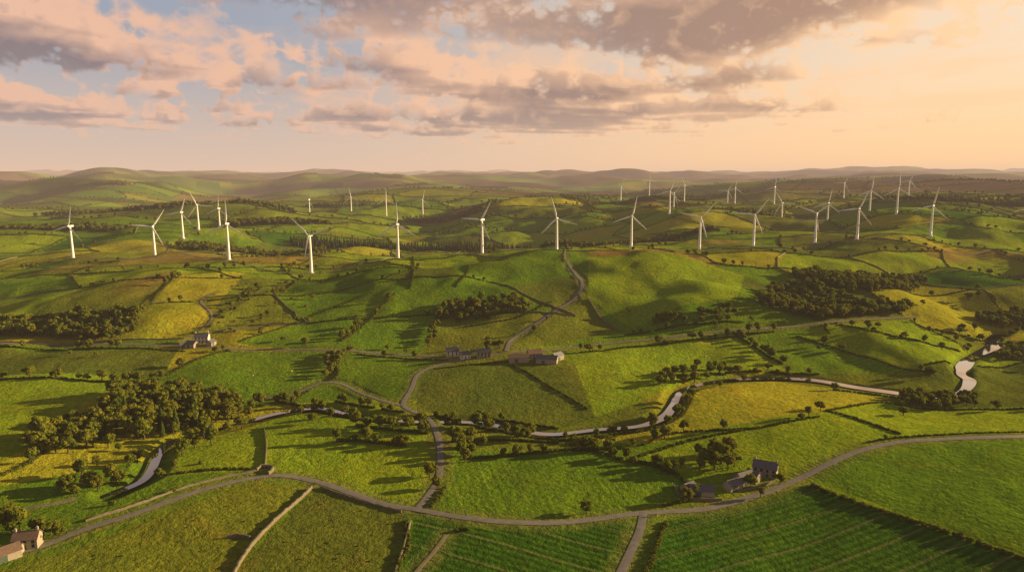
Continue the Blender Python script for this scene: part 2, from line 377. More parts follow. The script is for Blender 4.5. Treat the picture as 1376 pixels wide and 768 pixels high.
for nm,ar in(('rows',rows),('rowc',rowc)):
    a=me.attributes.new(nm,'FLOAT','POINT'); a.data.foreach_set('value',np.append(ar,0).astype(np.float32))
obj('ground_terrain',me,mats=[M_GRASS])
print('terrain',time.time()-T0)
# ------------------------------------------------------------------ vegetation templates
bm=bmesh.new(); bmesh.ops.create_icosphere(bm,subdivisions=2,radius=1); ICV=np.array([v.co[:] for v in bm.verts]); ICF=[[v.index for v in f.verts] for f in bm.faces]; bm.free()
class Pl:
    def __init__(s,seed): s.V=[];s.F=[];s.M=[];s.T=[];s.r=np.random.default_rng(seed)
    def cone(s,*a): f0=len(s.F); cone(s.V,s.F,*a); s.M+= [1]*(len(s.F)-f0); s.T+=[0]*(len(s.F)-f0)
    def leaf(s,p,nrm,size,t):
        nrm=nrm/(np.linalg.norm(nrm)+1e-9); a=np.cross(nrm,s.r.normal(size=3)); a/=np.linalg.norm(a)+1e-9; c=np.cross(nrm,a); b0=len(s.V)
        for da,dc in((-1,-.6),(.9,-.8),(1,.7),(-.7,.9)): s.V.append(tuple(p+a*da*size*.5+c*dc*size*.5))
        s.F.append([b0,b0+1,b0+2,b0+3]); s.M.append(0); s.T.append(t)
    def clump(s,c,r,nl,size,t,flat=.85):
        b0=len(s.V); dd=1+.22*s.r.normal(size=len(ICV)); 
        for v,d in zip(ICV,dd): s.V.append(tuple(c+v*np.array([1,1,flat])*r*.78*d))
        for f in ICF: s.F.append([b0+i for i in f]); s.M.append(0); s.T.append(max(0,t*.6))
        for _ in range(nl):
            d=s.r.normal(size=3); d/=np.linalg.norm(d); 
            if d[2]<-.5: d[2]*=-1
            rr=r*s.r.uniform(.78,1.12); p=c+d*np.array([1,1,flat])*rr
            s.leaf(p,d+s.r.normal(size=3)*.4,size*s.r.uniform(.6,1.3),float(np.clip(t+s.r.normal()*.15,0,1)))
    def mesh(s,name,mats):
        me=pyd(name,s.V,s.F); 
        for mt in mats: me.materials.append(mt)
        me.polygons.foreach_set('material_index',s.M); a=me.attributes.new('tint','FLOAT','FACE'); a.data.foreach_set('value',s.T); return me
def broadleaf(name,seed,rx=3.6,rz_=3.4,hc=6.0,nc=26,nl=46):
    p=Pl(seed); r=p.r; base=np.array([0,0,-.4]); mid=np.array([r.normal()*.2,r.normal()*.2,2.6]); top=np.array([r.normal()*.4,r.normal()*.4,hc])
    p.cone(base,mid,.42,.28,7); p.cone(mid,top,.28,.10,6)
    ell=np.array([rx*r.uniform(.85,1.15),rx*r.uniform(.85,1.15),rz_])
    for k in range(nc):
        d=r.normal(size=3); d/=np.linalg.norm(d); d[2]=d[2]*.9+.1; q=r.uniform(.35,.95)**.6
        c=np.array([top[0]*.5,top[1]*.5,hc])+d*ell*q*.82
        if c[2]<1.6: c[2]=1.6+r.uniform(0,.6)
        rr=r.uniform(.85,1.55)*rx/3.6
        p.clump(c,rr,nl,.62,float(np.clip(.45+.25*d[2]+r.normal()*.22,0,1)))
        if k<7: p.cone(mid+(top-mid)*r.uniform(0,.6),c,.13,.04,4)
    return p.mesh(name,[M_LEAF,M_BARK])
def conifer(name,seed,h=13):
    p=Pl(seed); r=p.r; p.cone((0,0,-.4),(0,0,h*.97),.28,.04,6)
    z=1.6
    while z<h:
        R=2.7*((1-z/h)**.7)+.12; k=max(int(R*14),5); off=r.uniform(0,6)
        for i in range(k):
            a=off+2*math.pi*i/k+r.normal()*.15; rad_=R*r.uniform(.35,1.08); d=np.array([math.cos(a),math.sin(a),0.0])
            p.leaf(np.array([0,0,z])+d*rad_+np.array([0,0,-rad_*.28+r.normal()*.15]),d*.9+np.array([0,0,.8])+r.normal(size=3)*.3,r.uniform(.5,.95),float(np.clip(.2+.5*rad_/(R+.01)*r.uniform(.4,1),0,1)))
        z+=.42
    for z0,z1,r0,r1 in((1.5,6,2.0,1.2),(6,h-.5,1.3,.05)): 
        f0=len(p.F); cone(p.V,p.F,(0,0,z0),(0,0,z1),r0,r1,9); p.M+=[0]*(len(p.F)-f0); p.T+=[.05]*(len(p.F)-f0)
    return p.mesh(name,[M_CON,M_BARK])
def bush(name,seed,mat=None):
    p=Pl(seed); r=p.r
    for k in range(4): p.clump(np.array([r.uniform(-.8,.8),r.uniform(-.4,.4),r.uniform(.5,1.0)]),r.uniform(.65,.95),22,.42,float(np.clip(r.normal(.5,.25),0,1)))
    p.cone((0,0,-.3),(0,0,.8),.1,.05,4)
    return p.mesh(name,[M_HEDGE,M_BARK])
def mkcoll(name,meshes):
    c=bpy.data.collections.new(name)
    for i,mh in enumerate(meshes):
        o=bpy.data.objects.new('%s_%02d'%(mh.name,i),mh); c.objects.link(o)
    return c
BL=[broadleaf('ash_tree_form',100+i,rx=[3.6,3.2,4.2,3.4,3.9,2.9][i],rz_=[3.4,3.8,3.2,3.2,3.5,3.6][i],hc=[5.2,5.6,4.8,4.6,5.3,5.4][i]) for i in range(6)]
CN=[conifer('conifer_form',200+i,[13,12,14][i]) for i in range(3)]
BU=[bush('bush_form',300+i) for i in range(5)]
C_BL=mkcoll('broadleaf_forms',BL); C_CN=mkcoll('conifer_forms',CN); C_BU=mkcoll('bush_forms',BU)
CI={C_BL.name:len(BL),C_CN.name:len(CN),C_BU.name:len(BU)}
NG={}
def gn(coll):
    if coll.name in NG: return NG[coll.name]
    g=bpy.data.node_groups.new('scatter_'+coll.name,'GeometryNodeTree')
    g.interface.new_socket('Geometry',in_out='INPUT',socket_type='NodeSocketGeometry'); g.interface.new_socket('Geometry',in_out='OUTPUT',socket_type='NodeSocketGeometry')
    N=g.nodes;L=g.links; gi=N.new('NodeGroupInput');go=N.new('NodeGroupOutput'); ip=N.new('GeometryNodeInstanceOnPoints'); ci=N.new('GeometryNodeCollectionInfo')
    ci.inputs['Collection'].default_value=coll; ci.inputs['Separate Children'].default_value=True; ci.inputs['Reset Children'].default_value=True
    def na(nm,dt):
        a=N.new('GeometryNodeInputNamedAttribute'); a.data_type=dt; a.inputs['Name'].default_value=nm; return [o for o in a.outputs if o.enabled and o.name=='Attribute'][0]
    L.new(gi.outputs[0],ip.inputs['Points']); L.new(ci.outputs[0],ip.inputs['Instance']); ip.inputs['Pick Instance'].default_value=True
    L.new(na('idx','INT'),ip.inputs['Instance Index']); er=N.new('FunctionNodeEulerToRotation'); L.new(na('rot','FLOAT_VECTOR'),er.inputs[0]); L.new(er.outputs[0],ip.inputs['Rotation'])
    L.new(na('scl','FLOAT_VECTOR'),ip.inputs['Scale']); L.new(ip.outputs[0],go.inputs[0]); NG[coll.name]=g; return g
SCN=[0]
def scatter(name,xy,coll,s0=.8,s1=1.2,zs=1.0,sink=.1):
    xy=np.asarray(xy); 
    if len(xy)==0: return
    z=zt(xy[:,0],xy[:,1])-sink; k=len(xy); SCN[0]+=k
    me=bpy.data.meshes.new(name); me.vertices.add(k); me.vertices.foreach_set('co',np.column_stack([xy,z]).astype(np.float32).ravel())
    a=me.attributes.new('idx','INT','POINT'); a.data.foreach_set('value',RNG.integers(0,CI[coll.name],k).astype(np.int32))
    rt=np.zeros((k,3),np.float32); rt[:,2]=RNG.uniform(0,6.28,k); a=me.attributes.new('rot','FLOAT_VECTOR','POINT'); a.data.foreach_set('vector',rt.ravel())
    s=RNG.uniform(s0,s1,k); sc=np.stack([s,s,s*zs*RNG.uniform(.88,1.12,k)],1).astype(np.float32); a=me.attributes.new('scl','FLOAT_VECTOR','POINT'); a.data.foreach_set('vector',sc.ravel())
    o=bpy.data.objects.new(name,me); scene.collection.objects.link(o); md=o.modifiers.new('scatter','NODES'); md.node_group=gn(coll); return o
def pts_in(poly,sp):
    poly=np.asarray(poly); x0,y0=poly.min(0);x1,y1=poly.max(0)
    gx,gy=np.meshgrid(np.arange(x0,x1,sp),np.arange(y0,y1,sp)); gx=gx.ravel()+RNG.uniform(-.42,.42,gx.size)*sp; gy=gy.ravel()+RNG.uniform(-.42,.42,gy.size)*sp
    m=in_poly(gx,gy,poly); return np.stack([gx[m],gy[m]],1)
def wood(poly,kind='bl',sp=5.6,s=(.85,1.25),keep=1.0,name=None,dy=0):
    w_=G([(u,v+dy) for u,v in poly]); q=pts_in(w_,sp); q=q[RNG.random(len(q))<keep]
    if len(q)==0: return
    z,wr,wv=zt(q[:,0],q[:,1],True); q=q[(wr<.3)&(wv<.5)]
    if kind=='mix':
        m=RNG.random(len(q))<.08; scatter('woodland_conifers',q[m],C_CN,s[0]*.75,s[1]*.8); scatter(name or 'broadleaf_woodland',q[~m],C_BL,*s)
    else: scatter(name or ('conifer_plantation' if kind=='cn' else 'broadleaf_woodland'),q,C_CN if kind=='cn' else C_BL,*s)
wood([(40,605),(62,585),(130,556),(150,532),(220,524),(300,532),(318,548),(345,552),(300,575),(230,585),(170,597),(100,608),(60,612)],'mix',6.6,(.75,1.5))
wood([(-70,432),(80,430),(188,425),(194,432),(180,448),(150,461),(-70,459)],'mix',6.2,(.8,1.4))
wood([(583,430),(600,412),(650,404),(690,402),(715,412),(708,422),(650,428),(612,434)],'bl',6.5,(.7,1.2))
wood([(1015,408),(1040,388),(1080,384),(1130,398),(1160,414),(1225,410),(1220,425),(1120,433),(1080,428),(1040,416)],'bl',7.2,(.8,1.45))
wood([(1065,370),(1100,367),(1152,386),(1145,395),(1100,384)],'bl',7.5,(.8,1.3))
wood([(1112,372),(1200,372),(1250,380),(1190,394),(1130,382)],'bl',8,(.8,1.4))
wood([(872,432),(912,424),(916,432),(880,440)],'bl',6,(.7,1)); wood([(940,422),(985,415),(988,424),(952,428)],'bl',6,(.7,1))
wood([(1300,425),(1420,415),(1420,440),(1320,438)],'bl',6.5,(.8,1.3)); wood([(1205,535),(1250,530),(1312,536),(1310,547),(1225,550)],'bl',6,(.6,.95))
wood([(60,662),(110,650),(170,638),(185,640),(165,655),(90,668),(65,672)],'bl',7,(.6,1.2),.8)
wood([(215,600),(260,588),(310,576),(350,563),(352,570),(300,585),(250,602)],'bl',6.5,(.7,1.25),.85)
wood([(-60,700),(30,700),(80,715),(70,725),(30,716),(-60,730)],'bl',6,(.7,1.05),.85)
wood([(590,600),(600,585),(628,598),(636,612),(615,618),(596,618)],'bl',5.5,(.8,1.2))
wood([(930,632),(950,615),(985,612),(1000,625),(960,640)],'bl',6,(.75,1.3)); wood([(960,668),(1010,660),(1060,640),(1075,635),(1068,646),(1010,668),(975,676)],'bl',6.5,(.6,.95),.75)
wood([(440,480),(468,470),(465,485),(445,512),(432,516)],'bl',6,(.6,.95)); wood([(400,462),(470,470),(480,476),(410,470)],'bl',7,(.6,.95))
wood([(575,445),(590,436),(585,455),(572,468)],'bl',6,(.55,.8)); wood([(645,470),(690,462),(710,470),(680,476),(650,477)],'bl',7,(.7,1.1),.8)
wood([(1330,480),(1376,462),(1420,470),(1400,480),(1345,485)],'bl',8,(.8,1.1),.7); wood([(1280,440),(1376,445),(1376,452),(1290,450)],'bl',9,(.8,1.1),.7)
wood([(1225,400),(1310,398),(1370,408),(1300,408)],'bl',10,(.8,1.1),.5)
wood([(880,515),(905,498),(935,493),(980,495),(975,502),(930,502),(895,522)],'bl',7,(.6,.95),.85)
wood([(1200,560),(1230,552),(1290,556)],'bl',8,(.5,.8),.3)
def wwood(poly,kind='cn',sp=9,s=(1.1,1.5),name=None):
    q=pts_in(poly,sp); scatter(name or ('conifer_plantation' if kind=='cn' else 'broadleaf_woodland'),q,C_CN if kind=='cn' else C_BL,*s)
wwood([(-430,1330),(-180,1380),(30,1350),(40,1390),(-200,1430),(-450,1380)],'cn',7.5,(.9,1.2))
wwood([(-560,1130),(-330,1180),(-330,1215),(-580,1180)],'bl',8,(1,1.3))
wwood([(-1150,1330),(-780,1400),(-790,1440),(-1160,1390)],'bl',9)
wwood([(60,1180),(380,1240),(380,1285),(60,1235)],'bl',8.5,(1,1.4))
wwood([(-640,1500),(-420,1560),(-420,1600),(-640,1570)],'bl',9)
wwood([(150,2050),(620,2120),(620,2180),(150,2120)],'bl',10)
wwood([(1050,1700),(1500,1650),(1500,1700),(1050,1750)],'cn',10,(.9,1.2))
fc_pts=[]
for q in WOODCELLS:
    cx,cy=np.mean(q,axis=0)
    if cy<0 or abs(cx)>cy*1.1+300: continue
    qq=np.array(q); f=RNG.uniform(.25,.6); qq[2]=qq[1]+(qq[2]-qq[1])*f; qq[3]=qq[0]+(qq[3]-qq[0])*f*RNG.uniform(.5,1)
    fc_pts.append(pts_in(qq,13))
fc_pts=np.vstack(fc_pts); mk=RNG.random(len(fc_pts))<.2
scatter('distant_woodland',fc_pts[mk],C_CN,1.0,1.3); scatter('distant_woodland',fc_pts[~mk],C_BL,1.3,1.8)
print('woods',time.time()-T0,SCN)
# ------------------------------------------------------------------ hedges and walls
def along(L,sp):
    d=np.append(0,np.cumsum(np.hypot(*np.diff(L,axis=0).T))); t=np.arange(0,d[-1],sp); return np.stack([np.interp(t,d,L[:,0]),np.interp(t,d,L[:,1])],1)
def hedge(pts,s=(.7,1.1),world=False,gap=.06,trees=0.0,name='hedge',ts=(.5,1.1)):
    L=np.array(pts,float) if world else smooth_line(G(pts),3)
    q=along(L,1.25); q=q+RNG.normal(size=q.shape)*.3; keep=(vn(np.arange(len(q))/7.0,np.zeros(len(q))+RNG.uniform(0,99),8)>-1+gap*3)
    q=q[keep]; z,wr,wv=zt(q[:,0],q[:,1],True); q=q[wr<.75]; scatter(name,q,C_BU,*s)
    if trees>0:
        t=along(L,8); t=t[RNG.random(len(t))<trees*1.3]; t=t+RNG.normal(size=t.shape)*1.5
        if len(t):
            z,wr,wv=zt(t[:,0],t[:,1],True); scatter('hedgerow_trees',t[wr<.5],C_BL,*ts)
def wallmesh(V,F,L,h=1.3,w=.7,step=4):
    q=along(L,step); 
    if len(q)<2: return
    t=np.gradient(q,axis=0); t/=np.linalg.norm(t,axis=1)[:,None]+1e-9; nr=np.stack([-t[:,1],t[:,0]],1); z=zt(q[:,0],q[:,1]); b0=len(V); hh=h*(1+.12*RNG.normal(size=len(q)))
    for i in range(len(q)):
        for k,dz in((-.5,-.4),(-.36,1),(.36,1),(.5,-.4)): V.append((q[i,0]+nr[i,0]*w*k,q[i,1]+nr[i,1]*w*k,z[i]+(dz*hh[i] if dz>0 else dz)))
    for i in range(len(q)-1):
        for k in range(3): a_=b0+i*4+k; F.append((a_,a_+1,a_+5,a_+4))
    F.append((b0,b0+1,b0+2,b0+3)); e=b0+(len(q)-1)*4; F.append((e+3,e+2,e+1,e))
def wall(pts,h=1.35,w=.65,name='dry_stone_wall',world=False,mat=None):
    V=[];F=[]; wallmesh(V,F,np.array(pts,float) if world else smooth_line(G(pts),3),h,w,2.0); obj(name,pyd(name,V,F),mats=[mat or M_STONE])
wall([(305,790),(330,745),(370,700),(420,655)],1.5,.9)
wall([(355,574),(358,600),(356,630)]); wall([(520,800),(540,745),(552,700)]); wall([(0,690),(60,680),(110,670)])
wall([(345,633),(300,642),(240,658),(180,680),(110,702)],1.1,.5); wall([(430,655),(480,672),(540,688)],1.1,.5)
hedge([(210,640),(270,632),(335,630)],(.6,.9),trees=.1); hedge([(570,740),(600,716),(640,710)],(.6,.9)); 
hedge([(584,608),(586,640),(566,672)],(.9,1.3),trees=.8,ts=(.8,1.2)); hedge([(602,640),(590,668),(580,680)],(.7,1)); hedge([(530,768),(548,735),(545,700)],(.8,1.1))
hedge([(632,616),(720,609),(790,604),(830,616),(880,626),(912,640)],(.8,1.2),trees=.6)
hedge([(912,640),(935,665),(880,683)],(.7,1.0),trees=.3); hedge([(455,592),(500,594),(545,600)],(.9,1.3),trees=.6)
hedge([(610,592),(700,592),(760,596),(800,605)],(.7,1.0),trees=.15); hedge([(770,604),(850,601),(900,583),(960,578),(1030,573),(1100,560)],(.6,.9),trees=.15)
hedge([(1112,552),(1150,563),(1212,584)],(.7,1)); hedge([(855,614),(920,594),(1000,577)],(.7,1),trees=.15); hedge([(1085,650),(1150,675),(1250,708),(1376,752),(1450,780)],(.8,1.1))
hedge([(860,790),(882,735),(896,702)],(.8,1.1)); hedge([(1110,552),(1180,541),(1240,549),(1376,549),(1440,548)],(.6,.9),trees=.08)
hedge([(985,447),(1010,464),(1030,477),(1052,490)],(.9,1.3),trees=.8); hedge([(1070,452),(1120,467),(1200,492),(1255,502)],(.7,1),trees=.15)
hedge([(1120,434),(1200,452),(1290,472)],(.8,1.1),trees=.25); hedge([(1090,630),(1150,600),(1210,588),(1376,581)],(.5,.75))
hedge([(530,395),(500,428),(460,458)],(.8,1.2),trees=.4); hedge([(325,458),(420,425),(500,393)],(.6,.9),trees=.1); hedge([(555,345),(556,365),(552,388)],(.7,1)); hedge([(632,355),(625,370),(612,386)],(.7,1))
wall([(790,402),(805,425),(835,446)],1.4,1); hedge([(690,490),(740,520),(790,550)],(.6,.9)); hedge([(225,504),(290,475),(330,470)],(.7,1.0),trees=.2); hedge([(440,475),(455,500),(440,515)],(.8,1.2))
hedge([(355,535),(400,545),(470,556),(540,566),(580,570)],(.9,1.4),trees=.9,name='riverside_bushes'); hedge([(480,572),(530,578),(590,585)],(.9,1.3),trees=.7)
hedge([(640,574),(700,584),(760,592),(810,588)],(.8,1.2),trees=.5,name='riverside_bushes'); hedge([(820,582),(870,578),(905,560),(930,530)],(.7,1.1),trees=.35,name='riverside_bushes')
hedge([(920,512),(960,503),(1020,499),(1100,503)],(.7,1.2),trees=.45,name='riverside_bushes'); hedge([(1120,524),(1200,534),(1280,538)],(.6,1.0),trees=.3,name='riverside_bushes')
hedge([(610,560),(560,556),(500,548),(450,540)],(.8,1.2),trees=.6,name='riverside_bushes'); hedge([(640,560),(700,568),(750,576)],(.6,1),trees=.3,name='riverside_bushes')
hedge([(-60,468),(60,470),(150,468),(250,472)],(.6,1),trees=.3); hedge([(0,510),(80,508),(150,513),(225,508)],(.6,1),trees=.3)
hedge([(780,474),(860,466),(960,455),(1040,446)],(.6,1),trees=.4); hedge([(180,444),(205,405),(236,370)],(.9,1.2),trees=.35)
hedge([(620,440),(700,425),(742,405)],(.6,.9)); hedge([(840,450),(900,440),(985,432)],(.7,1),trees=.4); hedge([(480,476),(560,483),(600,484)],(.6,.9),trees=.3)
hedge([(280,440),(300,420),(330,400),(350,385)],(1,1.6),trees=.3,gap=.2,name='gorse_thicket')
hedge([(0,640),(40,622),(60,606)],(.7,1),trees=.2); hedge([(560,498),(600,494),(680,486)],(.5,.8)); hedge([(425,518),(400,534),(375,541)],(.7,1),trees=.3)
hand_union=[np.asarray(p) for p,_,_ in HP]
def netedges(g):
    for j in range(g.shape[0]):
        for i in range(g.shape[1]):
            if i+1<g.shape[1]: yield g[j,i],g[j,i+1]
            if j+1<g.shape[0]: yield g[j,i],g[j+1,i]
V=[];F=[];hp=[];tp_=[]
for a_,b_ in netedges(g1):
    mid=(a_+b_)/2; r_=math.hypot(*mid)
    if r_<600 or mid[1]<300 or abs(mid[0])>mid[1]*1.0+200: continue
    if any(in_poly(np.array([mid[0]]),np.array([mid[1]]),p)[0] for p in hand_union): continue
    if RNG.random()<.15: continue
    L=smooth_line(np.array([a_,mid+RNG.normal(size=2)*4,b_]),6)
    if RNG.random()<.70:
        q=along(L,1.7); hp.append(q+RNG.normal(size=q.shape)*.3)
        if RNG.random()<.6: t=along(L,11); tp_.append(t[RNG.random(len(t))<.42])
    else: wallmesh(V,F,L,1.2,.6,4)
obj('dry_stone_wall',pyd('hill_walls',V,F),mats=[M_STONE]); 
def offroad(q): z,wr,wv=zt(q[:,0],q[:,1],True); return q[(wr<.4)&(wv<.3)]
scatter('hedge_network',offroad(np.vstack(hp)),C_BU,.65,1.05); scatter('hedgerow_trees',offroad(np.vstack(tp_)),C_BL,.45,.95)
hp=[];tp_=[]
for a_,b_ in netedges(g2):
    mid=(a_+b_)/2; r_=math.hypot(*mid)
    if r_<1620 or r_>5600 or abs(mid[0])>mid[1]*.95+200: continue
    L=smooth_line(np.array([a_,mid+RNG.normal(size=2)*14,b_]),15); q=along(L,3.4 if r_<3000 else 5.5); hp.append(q)
    if RNG.random()<.5: t=along(L,22); tp_.append(t[RNG.random(len(t))<.5]+RNG.normal(size=(1,2))*2)
scatter('distant_hedges',np.vstack(hp),C_BU,1.4,2.0,.8); scatter('distant_trees',np.vstack(tp_),C_BL,.8,1.3)
sc=pts_in(G([(250,455),(300,385),(430,365),(440,400),(330,450)]),13); sc=sc[RNG.random(len(sc))<.3]; scatter('hillside_scrub',sc,C_BU,.9,1.9); 
sc=pts_in(G([(60,690),(180,645),(230,600),(300,640),(120,700)]),9); sc=sc[RNG.random(len(sc))<.15]; scatter('scrub_bushes',offroad(sc),C_BU,.8,1.5)
for pl_,sp_,pr_ in(([(60,760),(345,660),(400,665),(300,768)],5,.10),([(330,768),(430,668),(530,695),(520,768)],4,.14),([(570,500),(700,490),(780,555),(570,548)],8,.10),([(-40,475),(230,475),(215,502),(-40,505)],9,.12)):
    sc=pts_in(G(pl_),sp_); sc=sc[RNG.random(len(sc))<pr_]; scatter('rush_tussocks',offroad(sc),C_BU,.25,.55,.7)
LONE=[(788,689,.75),(718,446,.8),(1102,551,.75),(735,430,.5),(420,402,.7),(370,410,.6),(845,420,.7),(1265,470,.8),(1250,505,.9),(968,520,.6),(1000,508,.7),(1060,505,.6),(893,512,.7),(850,600,.55),(900,632,.7),(880,622,.6),(820,598,.7),
(640,600,.6),(705,582,.6),(760,588,.5),(420,568,.8),(405,556,.7),(445,560,.7),(130,480,.5),(215,640,.7),(235,630,.6),(175,625,.7),(160,605,.6),(130,625,.6),(95,478,.6),(340,436,.7),(360,425,.7),(310,445,.5),(1190,590,.35),
(1008,655,.8),(1022,668,.6),(940,615,.9),(958,610,1.0),(980,606,.95),(968,622,.8),(1048,650,.7),(915,628,.6),(60,722,.8),(15,700,.8),(80,722,.6),(1340,435,.9),(1356,470,1),(1300,470,.7),(1240,410,.7),(650,600,.7),(612,575,.8),(600,560,.6),(570,580,.7),
(245,612,1.2),(262,602,1.1),(285,598,1.2),(350,545,1.1),(335,560,1),(110,640,1.0),(150,648,1.1),(185,618,.8),(300,472,.6),(380,458,.6),(520,470,.7),(545,475,.6),(655,462,.9),(672,468,1),(780,470,.6),(1180,440,.7),(1210,455,.6),(1100,470,.5),(960,440,.8),(1010,432,.7),(625,620,.9),(578,640,.9),(588,655,.8)]
lg=G([(u,v) for u,v,_ in LONE]); lz=zt(lg[:,0],lg[:,1])
for k,((u,v,s),g_,z_) in enumerate(zip(LONE,lg,lz)):
    o=bpy.data.objects.new('broadleaf_tree',BL[k%6]); scene.collection.objects.link(o); o.location=(g_[0],g_[1],z_-.1); o.rotation_euler=(0,0,random.uniform(0,6.28)); o.scale=(s,s,s*random.uniform(.9,1.1))
print('veg',time.time()-T0,SCN)
# ------------------------------------------------------------------ houses
def house(u,v,L=10,Wd=6.5,hw=4.8,rh=2.4,rz_=0.3,wallm=None,roofm=None,name='stone_farmhouse',chim=2,barn=False,dx=0,dy=0):
    g_=G([(u,v)])[0]+np.array([dx,dy]); z=float(zt(g_[0],g_[1])[0]); e=empty(name,(g_[0],g_[1],z),rz_)
    wallm=wallm or M_WALLST; roofm=roofm or M_SLATE
    x,y=L/2,Wd/2; V=[(-x,-y,-1.2),(x,-y,-1.2),(x,y,-1.2),(-x,y,-1.2),(-x,-y,hw),(x,-y,hw),(x,y,hw),(-x,y,hw),(-x,0,hw+rh),(x,0,hw+rh)]
    F=[(0,1,5,4),(2,3,7,6),(1,2,6,9,5),(3,0,4,8,7)]; obj('walls',pyd('walls',V,F),e,mats=[wallm])
    o=.35; V=[];F=[]
    sl=rh/y
    for s in(-1,1):
        b0=len(V); ye=s*(y+o); ze=hw-o*sl
        V+=[(-x-o,ye,ze+.05),(x+o,ye,ze+.05),(x+o,0,hw+rh+.05),(-x-o,0,hw+rh+.05),(-x-o,ye,ze+.27),(x+o,ye,ze+.27),(x+o,0,hw+rh+.27),(-x-o,0,hw+rh+.27)]
        for f in((0,1,2,3),(4,5,6,7),(0,1,5,4),(1,2,6,5),(3,0,4,7)): F.append([b0+i for i in f])
    obj('roof',pyd('roof',V,F),e,mats=[roofm])
    if chim:
        V=[];F=[]
        for s in([-1,1][:chim]): box(V,F,s*(x-.55),0,hw+rh+.5,.8,.9,1.7); box(V,F,s*(x-.55),0,hw+rh+1.5,.35,.35,.4)
        obj('chimneys',pyd('chimneys',V,F),e,mats=[wallm])
    V=[];F=[]
    if not barn:
        k=max(int(L/2.6),2)
        for s in(-1,1):
            for fl in((1.5,hw-1.1) if hw>4 else (1.5,)):
                for i in range(k):
                    xx=-x+L*(i+.5)/k
                    if fl==1.5 and i==k//2: continue
                    box(V,F,xx,s*(y+.01),fl,1.0,.1,1.25)
        for s in(-1,1): box(V,F,s*(x+.01),y*.35,hw-1.0,.1,.8,1.0)
    else:
        for i in range(max(int(L/4),1)): box(V,F,-x+4*(i+.5),y+.01,hw-1,1.6,.1,.6)
    obj('windows',pyd('windows',V,F),e,mats=[M_GLASS])
    V=[];F=[]
    if barn: box(V,F,-x*.3,-y-.02,1.4,2.6,.12,2.8)
    else: box(V,F,0 if k%2 else L/(2*k),-y-.02,1.0,1.05,.14,2.1)
    obj('door',pyd('door',V,F),e,mats=[M_DOOR]); return e
house(1028,637,11,6.5,4.4,2.6,-.5,roofm=M_SLATE); house(1000,648,9,6,3.4,2.2,.5,name='stone_barn',barn=True,chim=0); house(985,656,8,5,3,1.8,.5,name='stone_barn',barn=True,chim=0)
house(942,664,11,6,3.0,1.9,-.1,name='stone_barn',barn=True,chim=0); house(1012,645,6,5,3.2,2.0,-.9,name='outbuilding',barn=True,chim=0); house(925,659,6,5,2.6,1.6,.6,name='outbuilding',barn=True,chim=0)
house(38,734,8.5,5.5,4.2,2.3,.25,roofm=M_TILE); house(8,750,9,5.5,3,2,.9,name='stone_barn',barn=True,chim=0,roofm=M_TILE); house(20,744,5,4,2.6,1.6,.25,name='outbuilding',barn=True,chim=0)
house(272,459,11,7,5,2.6,.15,wallm=M_RENDER); house(258,466,9,6,3.2,2,-.3,name='stone_barn',barn=True,chim=0); house(247,467,6,5,2.8,1.8,.6,name='outbuilding',barn=True,chim=0); house(284,463,7,5,3.2,2,1.4,name='outbuilding',barn=True,chim=0)
house(608,477,10,6.5,4.4,2.4,.1,wallm=M_RENDER); house(625,481,8,6,3.4,2,.2,name='cottage',wallm=M_RENDER); house(650,479,11,6.5,4.2,2.4,.05,name='cottage')
house(697,485,15,8,3.6,2.2,.1,name='stone_barn',barn=True,chim=0,roofm=M_TILE); house(718,481,11,6.5,4.4,2.4,.3,roofm=M_TILE); house(735,487,16,8,3.8,2.2,-.2,name='stone_barn',barn=True,chim=0,roofm=M_SLATE); house(748,483,10,7,3.6,2.2,.9,name='stone_barn',barn=True,chim=0,roofm=M_METAL)
wall([(905,652),(915,668),(945,672),(975,672)],1.3,.6,name='farmyard_wall'); wall([(990,660),(1020,655),(1045,645)],1.3,.6,name='farmyard_wall')
wall([(345,633),(352,628),(368,630),(360,638)],1.8,1.0,name='ruined_stone_wall'); wall([(305,722),(325,720),(340,725)],1.2,1.0,name='ruined_stone_wall')
# ------------------------------------------------------------------ turbines
def lathe(V,F,prof,k=20):
    b0=len(V)
    for r_,z_ in prof:
        for i in range(k): t=2*math.pi*i/k; V.append((r_*math.cos(t),r_*math.sin(t),z_))
    for j in range(len(prof)-1):
        for i in range(k): i2=(i+1)%k; F.append((b0+j*k+i,b0+j*k+i2,b0+(j+1)*k+i2,b0+(j+1)*k+i))
V=[];F=[]; lathe(V,F,[(3.2,-2.5),(3.2,.25),(2.1,.3),(1.95,8),(1.7,20),(1.45,32),(1.2,HUB-1.6)]); ME_TOW=pyd('tower',V,F); ME_TOW.materials.append(M_WHITE); ME_TOW.polygons.foreach_set('use_smooth',[True]*len(F))
V=[];F=[]; secs=[(-2.6,1.0,1.05),(-2.2,1.3,1.3),(0,1.45,1.5),(3.5,1.35,1.4),(5.6,1.0,1.05),(6.0,.7,.75)]; k=12
for y_,a_,c_ in secs:
    for i in range(k):
        t=2*math.pi*(i+.5)/k; cx_,cz_=math.cos(t),math.sin(t); V.append((a_*math.copysign(abs(cx_)**.6,cx_),y_,c_*math.copysign(abs(cz_)**.6,cz_)))
for j in range(len(secs)-1):
    for i in range(k): i2=(i+1)%k; F.append((j*k+i,j*k+i2,(j+1)*k+i2,(j+1)*k+i))
F.append(list(range(k))); F.append(list(reversed(range((len(secs)-1)*k,len(secs)*k)))); ME_NAC=pyd('nacelle',V,F); ME_NAC.materials.append(M_WHITE)
V=[];F=[]; lathe(V,F,[(1.15,0),(1.15,1.2),(.9,2.1),(.45,2.7),(.01,2.9)],14); ME_HUB=pyd('hub',V,F); ME_HUB.materials.append(M_WHITE)
V=[];F=[]; k=10
